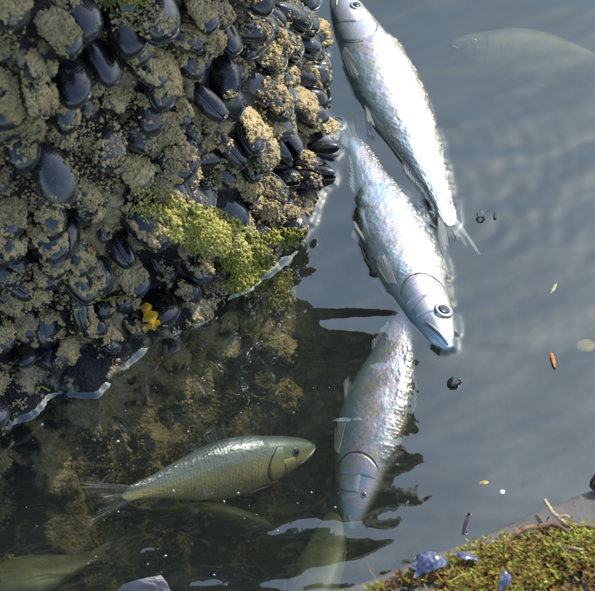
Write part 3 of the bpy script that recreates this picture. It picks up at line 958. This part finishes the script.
# mud bottom
g = np.concatenate([-np.geomspace(60, .5, 12), np.linspace(-.4, .4, 40), np.geomspace(.5, 60, 12)])
X, Y = np.meshgrid(g, g, indexing='ij')
Z = -.62 + (fbm(np.stack([X * 6, Y * 6, 0 * X], -1), 3, 5) - .5) * .06
mf = [f[::-1] for f in grid_faces(len(g), len(g)).tolist()]
tag(link('sea_bed', mk(np.stack([X, Y, Z], -1).reshape(-1, 3), mf, M['mud'], name='sea_bed')), 'muddy bottom under the water', 'ground', kind='structure')

# ------------------------------------------------------------------ underwater algae sack, scraps and strands on the boulder
algae(((279, 292), (20, 22), .5), 1600, (.0012, .004), 'yellow-green algae sack under water at the boulder corner', 14, (.25, .75), lift=.022)
def on_rock(px, py, lift=.0):
    d = ray_dir(px, py)
    h = solid.ray_cast(Vector(CAM), Vector(d))
    p = np.array(h[0]) if h[0] is not None else P(px, py)
    return p - d * lift
def leaf_strip(path, wid, mat, name, thick=.0012, curl=.3, seed=0):
    path = spline(path, 24); n = len(path)
    tgn = np.gradient(path, axis=0); tgn /= np.linalg.norm(tgn, axis=1)[:, None]
    view = -FW
    sd = np.cross(tgn, view); sd /= np.linalg.norm(sd, axis=1)[:, None] + 1e-9
    s_ = np.linspace(0, 1, n)
    ww = wid * (np.sin(np.clip(s_ * .92 + .06, 0, 1) * math.pi) ** .7) * (1 + .35 * np.sin(s_ * 13 + seed))
    q = np.linspace(-1, 1, 9)
    top_ = path[:, None] + sd[:, None] * (q[None] * ww[:, None])[..., None] + view * (curl * wid * (1 - q[None] ** 2) * (1 + .3 * np.sin(s_ * 9)[:, None]))[..., None]
    bt = top_ - view * thick
    nv = n * 9
    F = grid_faces(n, 9).tolist()
    FF = F + [[x + nv for x in f[::-1]] for f in F]
    rim = [i * 9 for i in range(n)] + [(n - 1) * 9 + j for j in range(1, 9)] + [i * 9 + 8 for i in range(n - 2, -1, -1)] + [j for j in range(7, 0, -1)]
    for x, y in zip(rim, rim[1:] + rim[:1]): FF.append([y, x, x + nv, y + nv])
    return mk(np.vstack([top_.reshape(-1, 3), bt.reshape(-1, 3)]), FF, mat, name=name)
yel = mat_plain('yellow_weed', (.62, .36, .015), .4, 0, 120, .45, .4, .001, Subsurface_Weight=.2, Subsurface_Scale=.004)
yw = empty('seaweed_scrap', on_rock(150, 318))
inv = np.array(yw.location)
link('frond', leaf_strip([on_rock(x, y, .007) - inv for x, y in ((146, 303), (147, 311), (151, 319), (153, 327))], .0060, yel, 'frond'), yw)
link('frond', leaf_strip([on_rock(x, y, .006) - inv for x, y in ((160, 322), (152, 325), (143, 329))], .0045, yel, 'frond', seed=2), yw)
tag(yw, 'bright yellow-orange seaweed scrap stuck to mussels just above the waterline', 'seaweed')
gst = mat_plain('green_strand', (.22, .30, .02), .4, 0, 150, .4, .3)
V, F = tube(spline([on_rock(x, y, .004) for x, y in ((96, 299), (106, 300), (114, 297), (124, 296), (131, 292))], 30), .0011 + .0006 * np.sin(np.arange(30)), 7)
tag(link('algae_strand', mk(V, F, gst, name='algae_strand')), 'thin green algae strand across crusted mussels above the seaweed scrap', 'algae')
V, F = tube(spline([on_rock(x, y, .003) for x, y in ((36, 388), (42, 387), (50, 391))], 16), .0011, 7)
tag(link('algae_strand', mk(V, F, gst, name='algae_strand')), 'short green algae thread between mussels at the waterline', 'algae')
pale = mat_plain('pale_filament', (.62, .62, .58), .4, 0, 150, .2, .1)
V, F = tube(spline([on_rock(249, 212, .012), on_rock(250, 224, .012), on_rock(251, 240, .010)], 14), .0005, 6)
tag(link('filament', mk(V, F, pale, name='filament')), 'pale upright filament beside the algae tuft at the boulder corner', 'thread')

# ------------------------------------------------------------------ floating bits and bubbles
def glassy():
    t = NT('bubble_film'); t.n.remove(t.b)
    fr = t.new('ShaderNodeFresnel'); fr.inputs['IOR'].default_value = 1.9
    gl = t.new('ShaderNodeBsdfGlossy'); gl.inputs['Roughness'].default_value = .03
    tr = t.new('ShaderNodeBsdfTransparent'); mx = t.new('ShaderNodeMixShader')
    t.l(fr.outputs[0], mx.inputs[0]); t.l(tr.outputs[0], mx.inputs[1]); t.l(gl.outputs[0], mx.inputs[2]); t.l(mx.outputs[0], t.out.inputs['Surface'])
    return t.m
GL = glassy()
def bubble(px, py, z, r_, label, sx=1.0):
    n, m = 10, 24
    a = np.linspace(0, math.pi / 2, n)[:, None]; b_ = (np.arange(m) / m * 2 * math.pi)[None]
    V = np.stack([np.cos(a) * np.cos(b_) * sx, np.cos(a) * np.sin(b_), np.sin(a) + 0 * b_], -1).reshape(-1, 3) * r_
    o = link('air_bubble', mk(V, grid_faces(n, m, True), GL, name='air_bubble'))
    o.location = P(px, py, z)
    V2, F2 = tube(np.c_[np.cos(np.linspace(0, 6.2832, 33)) * r_ * sx, np.sin(np.linspace(0, 6.2832, 33)) * r_, 0 * np.linspace(0, 1, 33)], r_ * .10, 6)
    link('film_rim', mk(V2, F2, GL, name='film_rim'), o)
    tag(o, label, 'bubble')
bubble(430, 215, .016, .0042, 'round air bubble on the scales of the big-eyed silver fish')
bubble(441, 205, .001, .0034, 'oval bright air bubble on the water between two silver fish', 1.3)
bubble(481, 214, .004, .0040, 'air bubble caught at the raised tail tip of the long fish')
bubble(459, 380, .001, .0026, 'tiny air bubble clinging to the black floating seed')
def lump(px, py, z, size, mat, name, label, cat, seed=0, detail=3, rot=0):
    import bmesh as _b
    bm_ = _b.new(); _b.ops.create_icosphere(bm_, subdivisions=detail, radius=1)
    co = np.array([v.co for v in bm_.verts])
    d = 1 + .55 * (fbm(co * 1.3 + seed * 7, 3, seed) - .5) * 2 * .8
    for v, k in zip(bm_.verts, d):
        q = v.co * k
        v.co = (q.x * size[0], q.y * size[1], q.z * size[2])
    me = bpy.data.meshes.new(name); bm_.to_mesh(me); bm_.free(); me.materials.append(mat)
    me.polygons.foreach_set('use_smooth', [True] * len(me.polygons))
    o = link(name, me); o.location = P(px, py, z); o.rotation_euler = (0, 0, rot)
    return tag(o, label, cat)
blk = mat_plain('black_seed', (.012, .012, .013), .3, 0, 300, .4, .5)
lump(453, 383, .001, (.0050, .0058, .003), blk, 'floating_seed', 'small black seed floating on open water below the big-eyed fish', 'seed', 3)
lump(495, 216, .0005, (.0014, .0045, .001), blk, 'floating_seed', 'thin black speck floating beside the long fish tail', 'seed', 4)
lump(438, 145, .0005, (.0028, .0018, .001), blk, 'floating_seed', 'tiny black speck floating by the long fish back', 'seed', 5)
org_ = mat_plain('orange_flake', (.55, .17, .03), .45, 0, 250, .5, .4)
lump(553, 360, .0008, (.0020, .0075, .0010), org_, 'leaf_flake', 'small orange leaf flake floating on open water', 'leaf', 6, rot=.1)
ylf = mat_plain('yellow_flake', (.50, .36, .12), .45, 0, 250, .5, .4)
lump(484, 483, .0006, (.0042, .0022, .0010), ylf, 'leaf_flake', 'small yellow leaf flake floating near the pink stalk', 'leaf', 7, rot=.2)
whf = mat_plain('white_flake', (.62, .62, .66), .4, 0, 250, .3, .4)
lump(502, 492, .0006, (.0030, .0022, .0010), whf, 'highlight_fleck', 'small whitish fleck standing in for a highlight near the pink stalk', 'foam', 8, rot=.6)  # white lump standing in for a small highlight on the water
lump(554, 288, -.010, (.0016, .0070, .0010), ylf, 'leaf_flake', 'slender yellowish flake just under open water', 'leaf', 9, rot=-.5)
lump(586, 346, -.09, (.0085, .0080, .002), ylf, 'leaf_flake', 'yellowish round leaf sunk below the orange flake', 'leaf', 10)
pk = mat_plain('pink_stalk', (.62, .36, .40), .4, 0, 200, .4, .2)
pst = empty('pink_stalk', P(465, 525, .002))
for dx in (-1.2, 1.2):
    V, F = tube(spline([P(469 + dx, 514, .016) - np.array(pst.location), P(466 + dx, 522, .010) - np.array(pst.location), P(462 + dx * .6, 536, -.004) - np.array(pst.location)], 14), np.linspace(.0011, .0006, 14), 7)
    link('stem', mk(V, F, pk, name='stem'), pst)
V, F = tube([P(467.6, 514, .0162) - np.array(pst.location), P(470.4, 514, .0162) - np.array(pst.location)], .0012, 7)
link('tip', mk(V, F, blk, name='tip'), pst)
tag(pst, 'thin pink double stalk poking out of the water beside the mossy ledge', 'stalk')
# specks of floating matter along the boulder's foot
r = np.random.default_rng(31)
pp = np.array([P(x, y, .0002) for x, y in zip(r.uniform(20, 345, 48), r.uniform(330, 590, 48)) if y > 440 - .45 * x])
V, F, T = blobs(pp, .0004 + .0010 * r.random(len(pp)) ** 3, 5)
tag(link('floating_specks', mk(V, F, whf, name='floating_specks')), 'white specks of foam drifting on dark water by the boulder foot', 'foam', kind='stuff')

# ------------------------------------------------------------------ mossy ledge
ZT = .10
e0, e1 = P(300, 601, ZT), P(640, 464, ZT)
ed = (e1 - e0) / np.linalg.norm(e1 - e0)
inw = np.array([ed[1], -ed[0], 0.0])
Ltot = .9
def ledge_pt(u_, v_, dz=0): return e0 + ed * u_ + inw * v_ + np.array([0, 0, dz])
prof = [(.004, -.62), (.004, -.3), (.003, -.12), (.002, -.06), (.001, -.03), (.0, -.018), (.001, -.010), (.004, -.004), (.009, -.001), (.015, 0)] + [(v_, 0.0) for v_ in np.linspace(.02, .16, 36)] + [(.2, 0), (.28, 0), (.40, 0)]
us = np.linspace(-.25, Ltot, 260)
LV = np.array([[ledge_pt(u_, v_, z_) for v_, z_ in prof] for u_ in us])
nz = (fbm(LV * (30, 30, 30), 4, 51) - .5) * .010 + (fbm(LV * 140, 2, 52) - .5) * .003
grain = (fbm(np.stack([(LV @ ed) * 14, (LV @ inw) * 160, LV[..., 2] * 160], -1), 3, 53) - .5) * .004
LV = LV + (np.array([0, 0, 1]) * .7 - inw * .5) * (nz + grain)[..., None]
t = NT('weathered_ledge')
n1 = t.noise(30, 6, .65, t.world); n2 = t.noise(240, 4, .6, t.world)
col = t.ramp(n1, [(.3, (.06, .057, .054)), (.5, (.14, .132, .125)), (.72, (.22, .21, .20))])
col = t.mix(t.math('MULTIPLY', t.ramp(n2, [(.5, (0, 0, 0)), (.7, (1, 1, 1))]), .5), col, (.14, .11, .075))
t.set(Base_Color=col, Roughness=.75); t.bump(n2, .6, .0015)
F = [f[::-1] for f in grid_faces(len(us), len(prof)).tolist()]
ledge = tag(link('ledge', mk(LV.reshape(-1, 3), F, t.m, name='ledge')), 'weathered grey ledge edge along the water, its top grown over with moss', 'ledge')
# moss: shoots with small pointed leaves
t = NT('moss_leaf')
tint = t.attr('tint')
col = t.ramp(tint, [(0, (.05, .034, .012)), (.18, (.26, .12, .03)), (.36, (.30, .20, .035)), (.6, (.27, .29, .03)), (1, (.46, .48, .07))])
t.set(Base_Color=col, Roughness=.5, Transmission_Weight=0.0, Subsurface_Weight=.15, Subsurface_Scale=.003)
moss_mat = t.m
r = np.random.default_rng(77)
MV, MF, MT = [], [], []
ns = 9500
uu = r.uniform(.0, .50, ns); vv = .006 + .22 * r.random(ns)
base_n = fbm(np.stack([uu * 26, vv * 26, 0 * uu], -1), 3, 61)
lim = .004 + .022 * fbm(np.stack([uu * 22, 0 * uu, 0 * uu], -1), 2, 62) + .055 * sstep(.12, .36, uu)
keep = (vv > lim) & (base_n > .30)
off = 0
for u_, v_, b_, lm_ in zip(uu[keep], vv[keep], base_n[keep], lim[keep]):
    root_ = ledge_pt(u_, v_, -.002)
    hgt = (.012 + .018 * r.random()) * (.5 + b_) * min(1, .45 + (v_ - lm_) * 18)
    lean = r.normal(0, .45, 2)
    dirv = np.array([lean[0], lean[1], 1.0]); dirv /= np.linalg.norm(dirv)
    tb = np.clip(.38 + 1.3 * (b_ - .45) + r.normal(0, .18), 0, 1)
    nl = 11
    for k in range(nl):
        f_ = (k + .5) / nl
        c = root_ + dirv * hgt * f_ + np.array([lean[0], lean[1], 0]) * hgt * .5 * f_ ** 2
        az = k * 2.4 + r.random()
        o_ = np.array([math.cos(az), math.sin(az), .55 + .5 * f_]); o_ /= np.linalg.norm(o_)
        sd = np.cross(o_, [0, 0, 1]); sd /= np.linalg.norm(sd)
        ll = .0062 * (1.25 - .5 * f_) * (.7 + .6 * r.random()); wd_ = ll * .15
        up_ = np.cross(sd, o_)
        MV += [c - sd * wd_ * .5, c + sd * wd_ * .5, c + o_ * ll * .5 + sd * wd_ - up_ * ll * .06, c + o_ * ll * .5 - sd * wd_ - up_ * ll * .06, c + o_ * ll - up_ * ll * .02]
        MF += [[off, off + 1, off + 2, off + 3], [off + 3, off + 2, off + 4]]
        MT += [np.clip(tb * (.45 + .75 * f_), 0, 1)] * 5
        off += 5
for u_, v_ in zip(r.uniform(0, .5, 1000), r.uniform(.01, .22, 1000)):
    if v_ < .022 + .06 * float(sstep(.12, .36, u_)): continue
    p0 = ledge_pt(u_, v_, .006 + .010 * r.random()); az = r.uniform(0, 6.283); ln = .008 + .016 * r.random()
    dv = np.array([math.cos(az), math.sin(az), r.normal(.02, .15)]) * ln
    sd = np.array([-math.sin(az), math.cos(az), 0]) * (.00025 + .00025 * r.random()); bow = np.array([0, 0, r.normal(0, .003)]) + np.array([-math.sin(az), math.cos(az), 0]) * r.normal(0, .002)
    tv = .12 + .25 * r.random() if r.random() < .7 else .7 + .3 * r.random()
    for f_ in (0, .33, .66, 1):
        c = p0 + dv * f_ + bow * 4 * f_ * (1 - f_); ww = 1 - .7 * f_
        MV += [c - sd * ww, c + sd * ww]
    MF += [[off + 2 * k, off + 2 * k + 1, off + 2 * k + 3, off + 2 * k + 2] for k in range(3)]
    MT += [tv] * 8
    off += 8
tag(link('moss', mk(MV, MF, moss_mat, attrs={'tint': MT}, name='moss')), 'yellow-green and rusty moss growing over the ledge', 'moss', kind='stuff')
# blue shell fragments lying in the moss
t = NT('blue_shell'); n1 = t.noise(4.5, 5, .7)
t.set(Base_Color=t.ramp(n1, [(.36, (.014, .018, .040)), (.48, (.05, .065, .13)), (.58, (.13, .15, .24)), (.70, (.34, .36, .41))]), Roughness=.25, Coat_Weight=.6)
bsh = t.m
def shard(u_, v_, L, rx, ry, rz, label, dz=.007):
    n, m = 26, 18
    sd_ = int(L * 1e4)
    th_ = np.linspace(0, 2 * math.pi, n, endpoint=False); rr_ = np.linspace(0.02, 1, m)
    jag = .55 + .75 * vnoise(np.stack([np.cos(th_) * 2.2 + sd_, np.sin(th_) * 2.2, 0 * th_], -1), sd_)
    jag = np.round(jag * 7) / 7 * .5 + jag * .5
    X_ = rr_[:, None] * (np.cos(th_) * jag)[None] * .5; Y_ = rr_[:, None] * (np.sin(th_) * jag)[None] * .30
    Z_ = .16 * (1 - (X_ / .6) ** 2 - (Y_ / .4) ** 2) + .004 * np.sin(np.hypot(X_ + .5, Y_) * 40)
    A_ = np.stack([X_, Y_, Z_], -1).reshape(-1, 3); B_ = A_ - (0, 0, .04)
    F_ = grid_faces(m, n, True).tolist(); nv_ = n * m
    F_ = F_ + [[x + nv_ for x in f[::-1]] for f in F_] + [[(m - 1) * n + (k + 1) % n, (m - 1) * n + k, (m - 1) * n + k + nv_, (m - 1) * n + (k + 1) % n + nv_] for k in range(n)] + [list(range(n))[::-1]]
    me = mk(np.vstack([A_, B_]), F_, bsh, name='shell_fragment')
    o = link('shell_fragment', me)
    o.location = ledge_pt(u_, v_, dz); o.rotation_euler = (rx, ry, rz); o.scale = (L, L, L)
    tag(o, label, 'shell')
def uv_of(px, py, z=ZT):
    q = P(px, py, z) - e0
    return float(q @ ed), float(q @ inw)
u_, v_ = uv_of(430, 566, ZT + .01); shard(u_, v_, .030, R(14), R(-4), R(24), 'large blue broken shell lying at the moss edge', .013)
u_, v_ = uv_of(466, 560, ZT + .01); shard(u_, v_, .019, R(-20), R(8), R(-20), 'medium blue shell piece beside the large broken shell', .014)
u_, v_ = uv_of(504, 584, ZT + .016); shard(u_, v_, .015, R(20), R(-20), R(70), 'small bright blue shell piece sunk in the moss', .022)
# twigs and straw
tw = mat_plain('twig_bark', (.26, .15, .075), .7, 0, 120, .5, .6, .001)
st = mat_plain('dry_straw', (.50, .37, .20), .6, 0, 120, .4, .4, .001)
def twig(px_path, z_, rad0, rad1, mat, label, name='twig', side=None):
    root_ = empty(name, P(*px_path[0], z_))
    pth = spline([P(x, y, z_ + (k % 2) * .002) - np.array(root_.location) for k, (x, y) in enumerate(px_path)], 30)
    pth = pth + (fbm(pth * 120, 2, 4)[:, None] - .5) * .003
    V, F = tube(pth, np.linspace(rad0, rad1, 30) * (1 + .25 * np.sin(np.arange(30) * 1.7)), 8)
    link('stem', mk(V, F, mat, name='stem'), root_)
    if side:
        i0, (dx, dy) = side
        a_ = pth[i0]; b2 = a_ + (P(300 + dx, 300 + dy) - P(300, 300)) + np.array([0, 0, .004])
        V, F = tube(spline([a_, (a_ + b2) / 2 + (.001, .001, .001), b2], 10), np.linspace(rad1 * .9, rad1 * .5, 10), 6)
        link('side_shoot', mk(V, F, mat, name='side_shoot'), root_)
    tag(root_, label, 'twig')
twig([(508, 539), (522, 530), (540, 526), (565, 525), (605, 526)], ZT + .008, .0022, .0019, tw, 'long brown twig lying along the ledge top', side=(18, (14, 9)))
twig([(545, 499), (551, 510), (559, 519), (566, 524)], ZT + .010, .0013, .0019, st, 'short forked orange straw leaning over the ledge edge', side=(18, (9, 2)))
twig([(558, 545), (570, 548), (584, 551)], ZT + .012, .0016, .0012, st, 'pale straw bit resting on moss under the long twig')
twig([(496, 545), (508, 543), (520, 541)], ZT + .006, .0010, .0007, tw, 'dark thin stalk on the grey ledge left of moss'.replace('left of', 'beside'))
# ring-like black shell on the ledge edge
u_, v_ = uv_of(590, 487, ZT + .004)
o = empty('mussel_shell', ledge_pt(u_, v_, .004))
link('valve', VAL[2][0], o); link('valve', VAL[2][1], o)
o.rotation_euler = (R(75), R(-10), R(20)); o.scale = (.034, .034, .034)
tag(o, 'empty black mussel shell on the ledge edge over the water', 'shell')
# pale stone tip by the near bank
stone = mat_plain('pale_stone', (.42, .38, .36), .8, 0, 60, .35, .7, .002)
import bmesh as _b
bm_ = _b.new()
V0 = [P(108, 604, .03), P(122, 584, .05), P(140, 579, .055), P(161, 575, .055), P(169, 583, .05), P(178, 606, .03)]
low = [np.array([v[0] * 1.0 + (v[0] - V0[2][0]) * .25, v[1] - .01 + (.03 if k in (1, 2, 3, 4) else -.04), -.12]) for k, v in enumerate(V0)]
for v in V0 + low: bm_.verts.new(v)
cen = np.mean(V0, axis=0)
_b.ops.convex_hull(bm_, input=bm_.verts)
_b.ops.subdivide_edges(bm_, edges=bm_.edges[:], cuts=4, use_grid_fill=True)
_b.ops.triangulate(bm_, faces=bm_.faces[:])
co = np.array([v.co for v in bm_.verts]); dn = (fbm(co * 60, 3, 4) - .5) * .008
for v, k in zip(bm_.verts, dn):
    v.co += Vector((k, -k * .5, k))
me = bpy.data.meshes.new('stone'); bm_.to_mesh(me); bm_.free(); me.materials.append(stone)
tag(link('stone', me), 'small pale angular stone breaking the water at the near bank', 'stone')
